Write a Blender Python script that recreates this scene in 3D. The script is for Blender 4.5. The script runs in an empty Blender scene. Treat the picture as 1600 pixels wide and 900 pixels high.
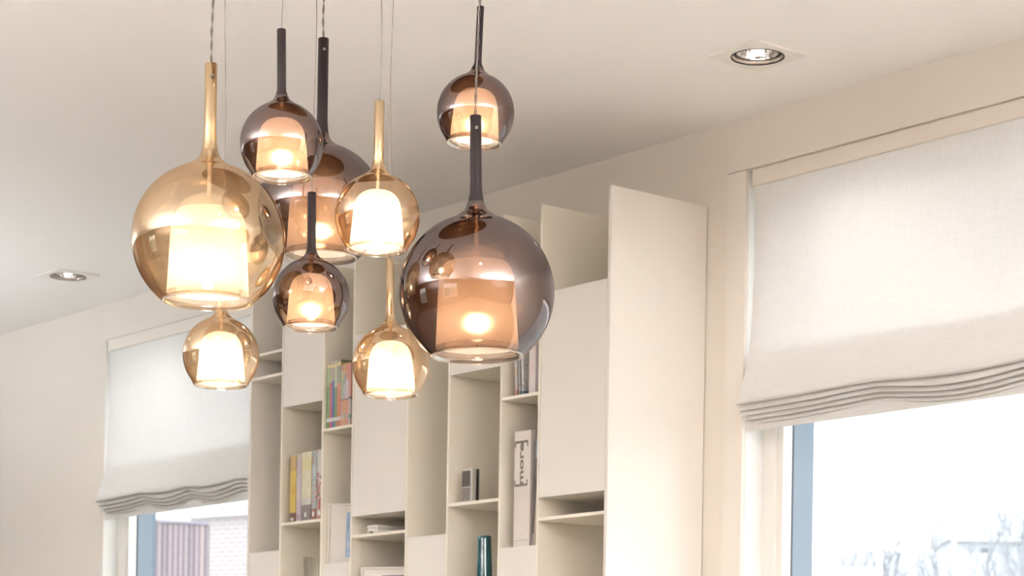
import bpy, bmesh, math, random
from mathutils import Vector, Matrix
PI = math.pi
S = bpy.context.scene
COL = S.collection
# ------------------------------------------------------------------ camera
roll, yaw = .01605, .8889
f = Vector((-math.sin(yaw), math.cos(yaw), 0)); r0 = Vector((math.cos(yaw), math.sin(yaw), 0)); u0 = Vector((0, 0, 1))
rr = r0*math.cos(roll) + u0*math.sin(roll); uu = u0*math.cos(roll) - r0*math.sin(roll)
CAM = Vector((0, -3.785, 1.25))
cd = bpy.data.cameras.new('camera'); cam = bpy.data.objects.new('camera', cd); COL.objects.link(cam)
m = Matrix((rr, uu, -f)).transposed().to_4x4(); m.translation = CAM; cam.matrix_world = m
cd.sensor_width = 36; cd.lens = 3498/1600*36; cd.shift_y = 711.5/1600; cd.clip_end = 400
cd.dof.use_dof = True; cd.dof.focus_distance = 3.65; cd.dof.aperture_fstop = 14
S.camera = cam
# ------------------------------------------------------------------ world and exposure
SKY = 1.45
w = bpy.data.worlds.new('World'); S.world = w; w.use_nodes = True
nt = w.node_tree; bg = nt.nodes['Background']
tc = nt.nodes.new('ShaderNodeTexCoord'); sx = nt.nodes.new('ShaderNodeSeparateXYZ'); cr = nt.nodes.new('ShaderNodeValToRGB')
nt.links.new(tc.outputs['Generated'], sx.inputs[0]); nt.links.new(sx.outputs['Z'], cr.inputs[0]); nt.links.new(cr.outputs[0], bg.inputs[0])
cr.color_ramp.elements[0].position = 0.0; cr.color_ramp.elements[0].color = (.98, .985, 1.0, 1)
cr.color_ramp.elements[1].position = .8; cr.color_ramp.elements[1].color = (.93, .96, 1.0, 1)
bg.inputs[1].default_value = SKY
vs = S.view_settings; vs.view_transform = 'Standard'; vs.look = 'None'; vs.gamma = 1; vs.use_curve_mapping = False
vs.exposure = 1.27
LAMP_E = 170.0       # bulb emission
SPOT_W = 38.0  # beam watts of the added out-of-view downlights
UP_W = 300.0         # watts of the added uplighters       # downlight watts
# daylight portals, one in each window opening
def portal(x, y, z, sxx, sz, rot):
    l = bpy.data.lights.new('window_daylight', 'AREA'); l.shape = 'RECTANGLE'; l.size = sxx; l.size_y = sz; l.cycles.is_portal = True
    o = bpy.data.objects.new('window_daylight', l); COL.objects.link(o); o.location = (x, y, z); o.rotation_euler = rot
portal(-3.08, .2, 1.45, 1.44, 2.4, (-PI/2, 0, 0))
portal(-6.213, .2, 1.45, 1.44, 2.4, (-PI/2, 0, 0))
portal(-6.0, -6.35, 1.5, 1.4, 1.5, (PI/2, 0, 0))
portal(-1.7, -6.35, 1.5, 1.8, 1.5, (PI/2, 0, 0))

# ------------------------------------------------------------------ materials
MATS = {}
def nodes(name):
    mt = bpy.data.materials.new(name); mt.use_nodes = True; n = mt.node_tree
    return mt, n, n.nodes['Principled BSDF'], n.nodes['Material Output']
def paint(name, col, rough=.6, spec=.3, noise=.02, scale=8, bump=0, bscale=300, metal=0, coat=0):
    if name in MATS: return MATS[name]
    mt, n, p, o = nodes(name)
    p.inputs['Roughness'].default_value = rough; p.inputs['Specular IOR Level'].default_value = spec
    p.inputs['Metallic'].default_value = metal; p.inputs['Coat Weight'].default_value = coat
    tc = n.nodes.new('ShaderNodeTexCoord'); nz = n.nodes.new('ShaderNodeTexNoise'); nz.inputs['Scale'].default_value = scale
    n.links.new(tc.outputs['Object'], nz.inputs['Vector'])
    mx = n.nodes.new('ShaderNodeMix'); mx.data_type = 'RGBA'
    mx.inputs[6].default_value = (*[max(0, c*(1-noise*2)) for c in col], 1); mx.inputs[7].default_value = (*[min(1, c*(1+noise)) for c in col], 1)
    n.links.new(nz.outputs['Fac'], mx.inputs[0]); n.links.new(mx.outputs[2], p.inputs['Base Color'])
    if bump:
        nb = n.nodes.new('ShaderNodeTexNoise'); nb.inputs['Scale'].default_value = bscale; n.links.new(tc.outputs['Object'], nb.inputs['Vector'])
        b = n.nodes.new('ShaderNodeBump'); b.inputs['Strength'].default_value = bump; b.inputs['Distance'].default_value = .001
        n.links.new(nb.outputs['Fac'], b.inputs['Height']); n.links.new(b.outputs[0], p.inputs['Normal'])
    MATS[name] = mt; return mt
def emitter(name, col, st):
    mt, n, p, o = nodes(name); e = n.nodes.new('ShaderNodeEmission'); e.inputs[0].default_value = (*col, 1); e.inputs[1].default_value = st
    n.links.new(e.outputs[0], o.inputs[0]); return mt
def coated_glass(name, tint, refl, r_lo, r_hi, power=2.5):
    """thin metallised glass: tinted see-through plus a mirror coat that grows towards grazing angles"""
    mt, n, p, o = nodes(name); n.nodes.remove(p)
    t = n.nodes.new('ShaderNodeBsdfTransparent'); t.inputs[0].default_value = (*tint, 1)
    g = n.nodes.new('ShaderNodeBsdfGlossy'); g.inputs[0].default_value = (*refl, 1); g.inputs['Roughness'].default_value = .0
    lw = n.nodes.new('ShaderNodeLayerWeight'); lw.inputs[0].default_value = .5
    p2 = n.nodes.new('ShaderNodeMath'); p2.operation = 'POWER'; p2.inputs[1].default_value = 2; n.links.new(lw.outputs['Facing'], p2.inputs[0])
    mt_ = n.nodes.new('ShaderNodeMix'); mt_.data_type = 'RGBA'; mt_.inputs[6].default_value = (*tint, 1); mt_.inputs[7].default_value = (*[c**4 for c in tint], 1)   # longer path through the glass near the edge
    n.links.new(p2.outputs[0], mt_.inputs[0]); n.links.new(mt_.outputs[2], t.inputs[0])
    pw = n.nodes.new('ShaderNodeMath'); pw.operation = 'POWER'; pw.inputs[1].default_value = power; n.links.new(lw.outputs['Facing'], pw.inputs[0])
    mr = n.nodes.new('ShaderNodeMapRange'); mr.inputs[3].default_value = r_lo; mr.inputs[4].default_value = r_hi; n.links.new(pw.outputs[0], mr.inputs[0])
    ms = n.nodes.new('ShaderNodeMixShader'); n.links.new(mr.outputs[0], ms.inputs[0]); n.links.new(t.outputs[0], ms.inputs[1]); n.links.new(g.outputs[0], ms.inputs[2])
    n.links.new(ms.outputs[0], o.inputs[0]); return mt
def frosted(name, col, trans, clear=.0, gloss=.04):
    """light-scattering sheet: translucent + diffuse + a little see-through and gloss"""
    mt, n, p, o = nodes(name); n.nodes.remove(p)
    tr = n.nodes.new('ShaderNodeBsdfTranslucent'); tr.inputs[0].default_value = (*col, 1)
    df = n.nodes.new('ShaderNodeBsdfDiffuse'); df.inputs[0].default_value = (*col, 1)
    a = n.nodes.new('ShaderNodeMixShader'); a.inputs[0].default_value = trans; n.links.new(df.outputs[0], a.inputs[1]); n.links.new(tr.outputs[0], a.inputs[2])
    tp = n.nodes.new('ShaderNodeBsdfTransparent'); tp.inputs[0].default_value = (.97, .96, .94, 1)
    b = n.nodes.new('ShaderNodeMixShader'); b.inputs[0].default_value = clear; n.links.new(a.outputs[0], b.inputs[1]); n.links.new(tp.outputs[0], b.inputs[2])
    g = n.nodes.new('ShaderNodeBsdfGlossy'); g.inputs['Roughness'].default_value = .08
    c = n.nodes.new('ShaderNodeMixShader'); c.inputs[0].default_value = gloss; n.links.new(b.outputs[0], c.inputs[1]); n.links.new(g.outputs[0], c.inputs[2])
    n.links.new(c.outputs[0], o.inputs[0]); return mt, n, tr, df
M_wall = paint('wall_paint', (.80, .74, .665), .75, .2, .012, 3, .15, 400)
M_taupe = paint('dark_taupe_paint', (.11, .085, .07), .7, .2)
M_taupe2 = paint('brown_grey_paint', (.14, .115, .10), .7, .2)
M_ceil = paint('ceiling_paint', (.92, .89, .86), .8, .15, .01, 2, .1, 300)
M_trim = paint('trim_paint', (.81, .755, .685), .5, .3, .01, 6)
M_door = paint('door_lacquer', (.83, .785, .725), .42, .35, .008, 5, .05, 500)
M_shelf = paint('lacquer_warm_bounce', (.93, .87, .76), .42, .35, .008, 5, .05, 500)  # door lacquer again, yellowed and brightened to paint in warm bounce light
M_reveal = paint('white_reveal', (.86, .86, .84), .6, .3, .01, 5)
M_pvc = paint('cream_window_frame', (.84, .81, .76), .35, .4, .01, 5)
M_alu = paint('slate_blue_aluminium', (.20, .255, .32), .45, .4, .03, 10)
M_gasket = paint('dark_gasket', (.08, .09, .11), .6, .2)
M_floor = None
def wood_floor():
    mt, n, p, o = nodes('dark_oak_floor')
    tc = n.nodes.new('ShaderNodeTexCoord'); b = n.nodes.new('ShaderNodeTexBrick'); b.inputs['Scale'].default_value = 1
    b.inputs['Brick Width'].default_value = 1.4; b.inputs['Row Height'].default_value = .16; b.inputs['Mortar Size'].default_value = .003
    b.inputs['Color1'].default_value = (.15, .125, .10, 1); b.inputs['Color2'].default_value = (.12, .10, .08, 1); b.inputs['Mortar'].default_value = (.03, .02, .015, 1)
    n.links.new(tc.outputs['Object'], b.inputs['Vector']); n.links.new(b.outputs['Color'], p.inputs['Base Color']); p.inputs['Roughness'].default_value = .4
    return mt
M_floor = wood_floor()

# ------------------------------------------------------------------ mesh helpers
def finish(name, bm, mat, parent=None, smooth=False, loc=None, rot=None):
    me = bpy.data.meshes.new(name); bm.normal_update(); bm.to_mesh(me); bm.free()
    for mm in (mat if isinstance(mat, (list, tuple)) else [mat]): me.materials.append(mm)
    if smooth:
        for p in me.polygons: p.use_smooth = True
    o = bpy.data.objects.new(name, me); COL.objects.link(o)
    if parent: o.parent = parent
    if loc: o.location = loc
    if rot: o.rotation_euler = rot
    return o
def box(bm, x0, x1, y0, y1, z0, z1, M=None, mi=0):
    vs = [bm.verts.new(Vector(c) if M is None else M @ Vector(c)) for c in
          ((x0, y0, z0), (x1, y0, z0), (x1, y1, z0), (x0, y1, z0), (x0, y0, z1), (x1, y0, z1), (x1, y1, z1), (x0, y1, z1))]
    for q in ((0, 3, 2, 1), (4, 5, 6, 7), (0, 1, 5, 4), (1, 2, 6, 5), (2, 3, 7, 6), (3, 0, 4, 7)):
        bm.faces.new([vs[i] for i in q]).material_index = mi
    return vs
def boxo(name, mat, parent, *b, bevel=0, M=None):
    bm = bmesh.new(); box(bm, *b, M=M)
    if bevel: bmesh.ops.bevel(bm, geom=bm.edges[:], offset=bevel, segments=2, affect='EDGES', clamp_overlap=True)
    return finish(name, bm, mat, parent)
def lathe(bm, prof, seg=48, mi=None, c=(0, 0), close=False):
    rings = []
    for (r, z) in prof:
        if r < 1e-6: rings.append([bm.verts.new((c[0], c[1], z))])
        else: rings.append([bm.verts.new((c[0]+r*math.cos(2*PI*k/seg), c[1]+r*math.sin(2*PI*k/seg), z)) for k in range(seg)])
    for i in range(len(rings)-1 + (1 if close else 0)):
        a, b = rings[i], rings[(i+1) % len(rings)]
        for k in range(seg):
            k2 = (k+1) % seg
            if len(a) == 1 and len(b) == 1: continue
            if len(a) == 1: fc = bm.faces.new((a[0], b[k2], b[k]))
            elif len(b) == 1: fc = bm.faces.new((a[k], a[k2], b[0]))
            else: fc = bm.faces.new((a[k], a[k2], b[k2], b[k]))
            if mi is not None: fc.material_index = mi(i) if callable(mi) else mi
def tube(bm, pts, rad, n=6, cap=True):
    """rad: number or list"""
    rings = []
    for i, p in enumerate(pts):
        p = Vector(p); a = Vector(pts[max(0, i-1)]); b = Vector(pts[min(len(pts)-1, i+1)])
        t = (b-a).normalized(); s = t.orthogonal().normalized() if abs(t.z) < .9 else Vector((1, 0, 0)).cross(t).normalized()
        v = t.cross(s); r = rad[i] if isinstance(rad, (list, tuple)) else rad
        rings.append([bm.verts.new(p + s*math.cos(2*PI*k/n)*r + v*math.sin(2*PI*k/n)*r) for k in range(n)])
    for i in range(len(rings)-1):
        for k in range(n): bm.faces.new((rings[i][k], rings[i][(k+1) % n], rings[i+1][(k+1) % n], rings[i+1][k]))
    if cap: bm.faces.new(rings[0][::-1]); bm.faces.new(rings[-1])
def empty(name, loc=(0, 0, 0), rot=(0, 0, 0)):
    o = bpy.data.objects.new(name, None); COL.objects.link(o); o.location = loc; o.rotation_euler = rot; o.empty_display_size = .05; return o
def tag(o, label, cat, group=None, kind=None):
    o['label'] = label; o['category'] = cat
    if group: o['group'] = group
    if kind: o['kind'] = kind
    return o
def struct(o, label=None):
    o['kind'] = 'structure'
    if label: o['label'] = label
    return o
def crom(pts, sub=6):
    """smooth curve through profile points"""
    out = []
    for i in range(len(pts)-1):
        p0, p1, p2, p3 = pts[max(0, i-1)], pts[i], pts[i+1], pts[min(len(pts)-1, i+2)]
        for k in range(sub):
            t = k/sub
            out.append(tuple(.5*((2*p1[j]) + (-p0[j]+p2[j])*t + (2*p0[j]-5*p1[j]+4*p2[j]-p3[j])*t*t + (-p0[j]+3*p1[j]-3*p2[j]+p3[j])*t**3) for j in range(len(p1))))
    out.append(tuple(pts[-1])); return out

# ------------------------------------------------------------------ room shell
X0, X1, Y0, H = -8.3, 2.2, -6.2, 2.75
WIN = [(-3.80, -2.36), (-6.933, -5.493)]          # right, left window openings in the far wall
SILL, HEAD = .25, 2.624
def wall_grid(name, xs, zs, holes, t, place):
    bm = bmesh.new()
    for i in range(len(xs)-1):
        for j in range(len(zs)-1):
            cx, cz = (xs[i]+xs[i+1])/2, (zs[j]+zs[j+1])/2
            if any(a < cx < b and c < cz < d for a, b, c, d in holes): continue
            box(bm, xs[i], xs[i+1], 0, t, zs[j], zs[j+1])
    o = finish(name, bm, M_wall if name == 'wall_far' else M_taupe); o.matrix_world = place; struct(o); return o
wall_grid('wall_far', [X0-.3, -6.933, -5.493, -3.80, -2.36, X1+.3], [-.3, SILL, HEAD, 3.0], [(-6.933, -5.493, SILL, HEAD), (-3.80, -2.36, SILL, HEAD)], .19, Matrix.Identity(4))
wall_grid('wall_near', [-X1-.3, .8, 2.6, 5.3, 6.7, -X0+.3], [-.3, .75, 2.25, 3.0], [(.8, 2.6, .75, 2.25), (5.3, 6.7, .75, 2.25)], .3, Matrix.Translation((0, Y0, 0)) @ Matrix.Rotation(PI, 4, 'Z'))
struct(boxo('wall_left', M_taupe2, None, X0-.3, X0, Y0, 0, -.3, 3.0))
struct(boxo('wall_right', M_taupe, None, X1, X1+.3, Y0, 0, -.3, 3.0))
struct(boxo('floor', M_floor, None, X0, X1, Y0, 0, -.3, 0))
# downlights: positions of the square plates
DL = [(-3.447, -.332), (-6.585, -.332), (-.31, -.332), (-5.0, -2.3), (-1.7, -2.3), (-6.58, -4.3), (-3.45, -4.9), (-.31, -4.9)]  # first two are in view; the others are added to light the room
hx = .06
bm = bmesh.new()
xs = sorted(set([X0, X1] + [round(v, 4) for p in DL for v in (p[0]-hx, p[0]+hx)])); ys = sorted(set([Y0, 0] + [round(v, 4) for p in DL for v in (p[1]-hx, p[1]+hx)]))
for i in range(len(xs)-1):
    for j in range(len(ys)-1):
        cx, cy = (xs[i]+xs[i+1])/2, (ys[j]+ys[j+1])/2
        if any(abs(cx-p[0]) < hx and abs(cy-p[1]) < hx for p in DL): continue
        box(bm, xs[i], xs[i+1], ys[j], ys[j+1], H, H+.14)
box(bm, X0, X1, Y0, 0, H+.14, H+.25)
bmesh.ops.remove_doubles(bm, verts=bm.verts[:], dist=1e-5)
struct(finish('ceiling', bm, M_ceil))
# casing boards round the right window, header boards above both
struct(boxo('trim_1', M_trim, None, -3.864, -3.80, -.010, 0, 0, 2.6235))
struct(boxo('trim_2', M_trim, None, -3.864, X1, -.010, 0, 2.6255, H))
struct(boxo('trim_3', M_trim, None, -6.95, -5.40, -.003, 0, 2.6255, H))

# ------------------------------------------------------------------ windows
def glass_pane_mat():
    mt, n, p, o = nodes('window_glass'); n.nodes.remove(p)
    t = n.nodes.new('ShaderNodeBsdfTransparent'); t.inputs[0].default_value = (.97, .985, .98, 1)
    g = n.nodes.new('ShaderNodeBsdfGlossy'); g.inputs['Roughness'].default_value = 0
    lw = n.nodes.new('ShaderNodeLayerWeight'); pw = n.nodes.new('ShaderNodeMath'); pw.operation = 'POWER'; pw.inputs[1].default_value = 5; n.links.new(lw.outputs['Facing'], pw.inputs[0])
    fr = n.nodes.new('ShaderNodeMapRange'); fr.inputs[3].default_value = .04; fr.inputs[4].default_value = .9; n.links.new(pw.outputs[0], fr.inputs[0])
    ms = n.nodes.new('ShaderNodeMixShader'); n.links.new(fr.outputs[0], ms.inputs[0]); n.links.new(t.outputs[0], ms.inputs[1]); n.links.new(g.outputs[0], ms.inputs[2])
    n.links.new(ms.outputs[0], o.inputs[0]); return mt
M_pane = glass_pane_mat()
def ringbox(bm, x0, x1, z0, z1, w, y0, y1):
    box(bm, x0, x0+w, y0, y1, z0, z1); box(bm, x1-w, x1, y0, y1, z0, z1); box(bm, x0+w, x1-w, y0, y1, z0, z0+w); box(bm, x0+w, x1-w, y0, y1, z1-w, z1)
def window(name, xa, xb, z0, z1, place=None, mull=False):
    root = empty(name); struct(root)
    if place: root.matrix_world = place
    bm = bmesh.new()      # plaster reveal lining, 3 mm proud of the hole
    ringbox(bm, xa, xb, z0, z1, .002, .0005, .062); finish('reveal', bm, M_reveal, root)
    bm = bmesh.new(); ringbox(bm, xa+.002, xb-.002, z0+.002, z1-.002, .042, .058, .092); ringbox(bm, xa+.03, xb-.03, z0+.03, z1-.03, .033, .066, .096)
    if mull: box(bm, (xa+xb)/2-.04, (xa+xb)/2+.04, .058, .094, z0+.04, z1-.04)
    finish('frame', bm, M_pvc, root)
    bm = bmesh.new(); ringbox(bm, xa+.055, xb-.055, z0+.055, z1-.055, .0065, .0965, .104); finish('gasket', bm, M_gasket, root)
    bm = bmesh.new(); ringbox(bm, xa+.002, xb-.002, z0+.002, z1-.002, .057, .104, .175); ringbox(bm, xa+.045, xb-.045, z0+.045, z1-.045, .012, .1045, .112)
    if mull: box(bm, (xa+xb)/2-.04, (xa+xb)/2+.04, .104, .175, z0+.04, z1-.04)
    finish('outer_frame', bm, M_alu, root)
    boxo('pane', M_pane, root, xa+.05, xb-.05, .097, .101, z0+.05, z1-.05)
    return root
window('window_1', -3.80, -2.36, SILL, HEAD)
window('window_2', -6.933, -5.493, SILL, HEAD)
back = Matrix.Translation((0, Y0, 0)) @ Matrix.Rotation(PI, 4, 'Z')
window('added_window_3', .8, 2.6, .75, 2.25, back, True)  # both rear windows are added for room light and globe reflections
window('added_window_4', 5.3, 6.7, .75, 2.25, back, True)

# ------------------------------------------------------------------ roman blinds
def linen():
    mt, n, tr, df = frosted('linen_blind', (.90, .88, .84), .25, .02, 0.0)
    tc = n.nodes.new('ShaderNodeTexCoord'); out = []
    mp1 = n.nodes.new('ShaderNodeMapping'); mp1.inputs['Scale'].default_value = (1, 1, .06); mp2 = n.nodes.new('ShaderNodeMapping'); mp2.inputs['Scale'].default_value = (.06, 1, 1)
    nz = []
    for mp in (mp1, mp2):
        n.links.new(tc.outputs['Object'], mp.inputs[0]); k = n.nodes.new('ShaderNodeTexNoise'); k.inputs['Scale'].default_value = 420; k.inputs['Detail'].default_value = 1
        n.links.new(mp.outputs[0], k.inputs['Vector']); nz.append(k)
    ad = n.nodes.new('ShaderNodeMath'); ad.operation = 'ADD'; n.links.new(nz[0].outputs['Fac'], ad.inputs[0]); n.links.new(nz[1].outputs['Fac'], ad.inputs[1])
    rp = n.nodes.new('ShaderNodeMapRange'); rp.inputs[1].default_value = .7; rp.inputs[2].default_value = 1.3; n.links.new(ad.outputs[0], rp.inputs[0])
    for sh, (a, b) in ((tr, ((.34, .38, .42), (.43, .47, .51))), (df, ((.95, .93, .89), (.99, .97, .94)))):
        mx = n.nodes.new('ShaderNodeMix'); mx.data_type = 'RGBA'; mx.inputs[6].default_value = (*a, 1); mx.inputs[7].default_value = (*b, 1)
        n.links.new(rp.outputs[0], mx.inputs[0]); n.links.new(mx.outputs[2], sh.inputs[0])
    return mt
M_linen = linen()
M_band = paint('blind_header_band', (.84, .785, .71), .7, .2, .01, 20)
def blind(x0, x1, label, seed, peaks):
    root = empty('roman_blind', ((x0+x1)/2, 0, HEAD)); tag(root, label, 'blind', 'roman blinds')
    cx = (x0+x1)/2
    boxo('headrail', M_band, root, x0-cx, x1-cx, -.004, .028, -.040, -.0015, bevel=.001)
    rnd = random.Random(seed)
    # profile: (y, z, wave amount)
    pr = [(.004, 2.584, 0), (.004, 2.50, 0), (.004, 2.40, 0), (.003, 2.30, 0), (.0, 2.22, 0), (-.006, 2.17, .03), (-.022, 2.12, .15), (-.036, 2.085, .35), (-.043, 2.067, .5), (-.040, 2.060, .5)]
    nf = 4
    zf = [2.046, 2.035, 2.025, 2.015]
    back_pt = (.012, 2.185, 0)
    y = -.034
    pr += [(-.030, 2.068, .5), (-.006, 2.11, .3), (.010, 2.185, .1)]
    for k in range(nf):
        yy = -.030 + k*.0085
        pr += [(.004+k*.002, 2.13, .3), (yy+.002, zf[k]+.018, .9), (yy-.0015, zf[k]+.004, 1), (yy, zf[k], 1), (yy+.003, zf[k]+.005, 1), (.008+k*.002, 2.12, .3), (.012+k*.002, 2.16, .1)]
    pr += [(.012, 2.10, .1), (.004, 2.04, .1), (-.008, 2.02, .0), (-.008, 2.0, 0)]
    NX = 120
    bm = bmesh.new(); grid = []
    for (py, pz, a) in pr:
        row = []
        for i in range(NX+1):
            t = i/NX; x = x0 + (x1-x0)*t
            s = 0
            d = x - x0
            # pulled up at each cord, sagging between
            per = peaks[1]; ph = ((d-peaks[0]) / per) % 1.0
            sag = -math.sin(PI*ph)**1.3 * .017 + .008
            if d < peaks[0]: sag = -math.sin(PI*min(1, (peaks[0]-d)/peaks[0]))**1.5*.004 + .008*(d/peaks[0])
            dz = a*sag + (.0012*math.sin(9*x+seed) if 0 < a else 0)
            dy = -.006*a*math.sin(PI*ph) + .0025*math.sin(3.1*x+pz*7+seed)*(1 if pz < 2.5 else 0)
            ex = x
            if i == 0 or i == NX:
                sg = 1 if i == 0 else -1
                ex = x + sg*(.004*math.sin((pz-2.2)*9) if pz > 2.1 and a == 0 else 0)
            row.append(bm.verts.new((ex-cx, py+dy, pz+dz-HEAD)))
        grid.append(row)
    for j in range(len(grid)-1):
        for i in range(NX): bm.faces.new((grid[j][i], grid[j][i+1], grid[j+1][i+1], grid[j+1][i]))
    fo = finish('fabric', bm, M_linen, root, smooth=True)
    # stitched side hem: a doubled strip of the same cloth
    for sgn, xx in ((1, x0), (-1, x1)):
        bm = bmesh.new(); prev = None
        for (py, pz) in ((.0055, 2.584), (.0055, 2.5), (.0055, 2.4), (.0045, 2.3), (.0015, 2.22), (-.0045, 2.17)):
            dy = .0025*math.sin(3.1*xx+pz*7+seed)*(1 if pz < 2.5 else 0) + .001
            a = bm.verts.new((xx-cx+sgn*.001, py+dy, pz-HEAD)); b = bm.verts.new((xx-cx+sgn*.018, py+dy, pz-HEAD))
            if prev: bm.faces.new((prev[0], prev[1], b, a))
            prev = (a, b)
        finish('side_hem', bm, M_linen, root, smooth=True)
    boxo('hem_bar', M_linen, root, x0-cx+.002, x1-cx-.002, -.007, -.004, 2.0-HEAD, 2.022-HEAD)
    return root
blind(-3.786, -2.372, 'white linen roman blind with gathered hem on the large right window beside the bookcase', 1, (.42, .46))
blind(-6.912, -5.515, 'white linen roman blind on the far left window, partly hidden by hanging lamps', 4, (.30, .30))

# ------------------------------------------------------------------ bookcase
BD, BT = .311, 2.563
bc = empty('bookcase', (-4.72, -.155, 0)); tag(bc, 'tall cream bookcase with open compartments, thin dividers and flush doors between the windows', 'bookcase')
bcx, bcy = -4.72, -.155
def bpart(name, x0, x1, y0, y1, z0, z1, bevel=.0006, mat=None):
    return boxo(name, mat or M_shelf, bc, x0-bcx, x1-bcx, y0-bcy, y1-bcy, z0, z1, bevel=bevel)
DV = [-5.503, -5.336, -5.130, -4.9865, -4.736, -4.5585, -4.345, -4.197, -3.946]
th = .007
for i, x in enumerate(DV):
    if i in (0, 8): bpart('side_panel', x-.005, x+.006, -BD, -.002, 0, BT, mat=M_door)
    else: bpart('divider', x-th/2, x+th/2, -BD, -.002, 0, BT)
def bounds(c):
    a = DV[c] + (.006 if c == 0 else th/2); b = DV[c+1] - (.005 if c == 7 else th/2)
    return a+.0002, b-.0002
def shelf(c, z): a, b = bounds(c); return bpart('shelf', a, b, -BD+.0005, -.004, z-.008, z)
def door(c, z0, z1):
    a, b = bounds(c)
    bpart('door', a+.0012, b-.0012, -BD+.0008, -BD+.017, z0, z1, mat=M_door)
shelf_z = {0: (2.357, 2.290, 1.2), 1: (1.862, 1.60), 2: (2.108, 1.4), 3: (1.806, 1.555), 4: (1.2,), 5: (1.860, 1.60), 6: (2.108, 1.3), 7: (1.800, 1.4)}
for c, zz in shelf_z.items():
    for z in zz: shelf(c, z)
def block(c, z0, z1):      # closed compartment: door with a board above and below it
    door(c, z0, z1); a, b = bounds(c)
    bpart('shelf', a, b, -BD+.018, -.004, z1-.010, z1-.001); bpart('shelf', a, b, -BD+.018, -.004, z0+.0005, z0+.009)
block(0, 1.30, 1.786); block(1, 2.188, 2.557); block(2, 1.42, 1.734); block(3, 1.856, 2.346); block(4, 1.22, 1.784)
block(5, 2.188, 2.50); block(6, 1.32, 1.734); block(7, 1.848, 2.346)
for c in range(8):
    a, b = bounds(c); bpart('shelf', a, b, -BD+.0005, -.004, .06, .07)

# ------------------------------------------------------------------ things on the shelves
def spine_mat(name, base, bands=(), rough=.35, speck=None, sc=90):
    """bands: (z0, z1, colour) in the book's own height; speck: (colour, amount)"""
    dk = lambda c: tuple(v*.74 for v in c)
    base = dk(base); bands = [(a, b, dk(c)) for a, b, c in bands]; speck = [(dk(c), a) for c, a in speck] if speck else None
    mt, n, p, o = nodes(name); p.inputs['Roughness'].default_value = rough
    tc = n.nodes.new('ShaderNodeTexCoord'); sp = n.nodes.new('ShaderNodeSeparateXYZ'); n.links.new(tc.outputs['Object'], sp.inputs[0])
    cur = None
    rg = n.nodes.new('ShaderNodeRGB'); rg.outputs[0].default_value = (*base, 1); cur = rg.outputs[0]
    if speck:
        for i, (c, am) in enumerate(speck):
            nz = n.nodes.new('ShaderNodeTexNoise'); nz.inputs['Scale'].default_value = sc*(1+.4*i); nz.inputs['Detail'].default_value = 1
            mp = n.nodes.new('ShaderNodeMapping'); mp.inputs['Location'].default_value = (i*3.3, 0, i*1.7); n.links.new(tc.outputs['Object'], mp.inputs[0]); n.links.new(mp.outputs[0], nz.inputs['Vector'])
            gt = n.nodes.new('ShaderNodeMath'); gt.operation = 'GREATER_THAN'; gt.inputs[1].default_value = am; n.links.new(nz.outputs['Fac'], gt.inputs[0])
            mx = n.nodes.new('ShaderNodeMix'); mx.data_type = 'RGBA'; n.links.new(gt.outputs[0], mx.inputs[0]); n.links.new(cur, mx.inputs[6]); mx.inputs[7].default_value = (*c, 1); cur = mx.outputs[2]
    for (a, b, c) in bands:
        g1 = n.nodes.new('ShaderNodeMath'); g1.operation = 'GREATER_THAN'; g1.inputs[1].default_value = a; n.links.new(sp.outputs['Z'], g1.inputs[0])
        g2 = n.nodes.new('ShaderNodeMath'); g2.operation = 'LESS_THAN'; g2.inputs[1].default_value = b; n.links.new(sp.outputs['Z'], g2.inputs[0])
        ml = n.nodes.new('ShaderNodeMath'); ml.operation = 'MULTIPLY'; n.links.new(g1.outputs[0], ml.inputs[0]); n.links.new(g2.outputs[0], ml.inputs[1])
        mx = n.nodes.new('ShaderNodeMix'); mx.data_type = 'RGBA'; n.links.new(ml.outputs[0], mx.inputs[0]); n.links.new(cur, mx.inputs[6]); mx.inputs[7].default_value = (*c, 1); cur = mx.outputs[2]
    n.links.new(cur, p.inputs['Base Color']); return mt
M_pages = paint('book_pages', (.82, .77, .66), .8, .1, .05, 200)
def book(x0, wd, z0, h, mat, label, group, dep=.15, front=-.303, tilt=0, name='book', cat='book', rz=0):
    root = empty(name, (x0+wd/2, front+dep/2, z0), (0, tilt, rz)); tag(root, label, cat, group)
    bm = bmesh.new(); t = .0012; w = wd*.96
    # cover: spine with slightly rounded front plus two boards
    n = 6; pts = [(-w/2, dep/2)] + [(-w/2*math.cos(PI*k/n) if 0 < k < n else (-w/2 if k == 0 else w/2), -dep/2 - (.0012*math.sin(PI*k/n))) for k in range(n+1)] + [(w/2, dep/2)]
    inn = [(max(-w/2+t, min(w/2-t, x)), max(-dep/2+t, y)) for x, y in pts]
    inn[0] = (-w/2+t, dep/2); inn[-1] = (w/2-t, dep/2)
    V = [[bm.verts.new((x, y, z)) for x, y in L] for L in (pts, inn) for z in (0, h)]
    o0, o1, i0, i1 = V
    for k in range(len(pts)-1):
        bm.faces.new((o0[k], o0[k+1], o1[k+1], o1[k])); bm.faces.new((i0[k+1], i0[k], i1[k], i1[k+1]))
        bm.faces.new((o1[k], o1[k+1], i1[k+1], i1[k])); bm.faces.new((o0[k+1], o0[k], i0[k], i0[k+1]))
    for k in (0, -1): bm.faces.new((o0[k], o1[k], i1[k], i0[k]) if k == 0 else (o1[k], o0[k], i0[k], i1[k]))
    finish('cover', bm, mat, root)
    boxo('pages', M_pages, root, -w/2+t, w/2-t, -dep/2+.003, dep/2-.004, .003, h-.003)
    return root
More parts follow.
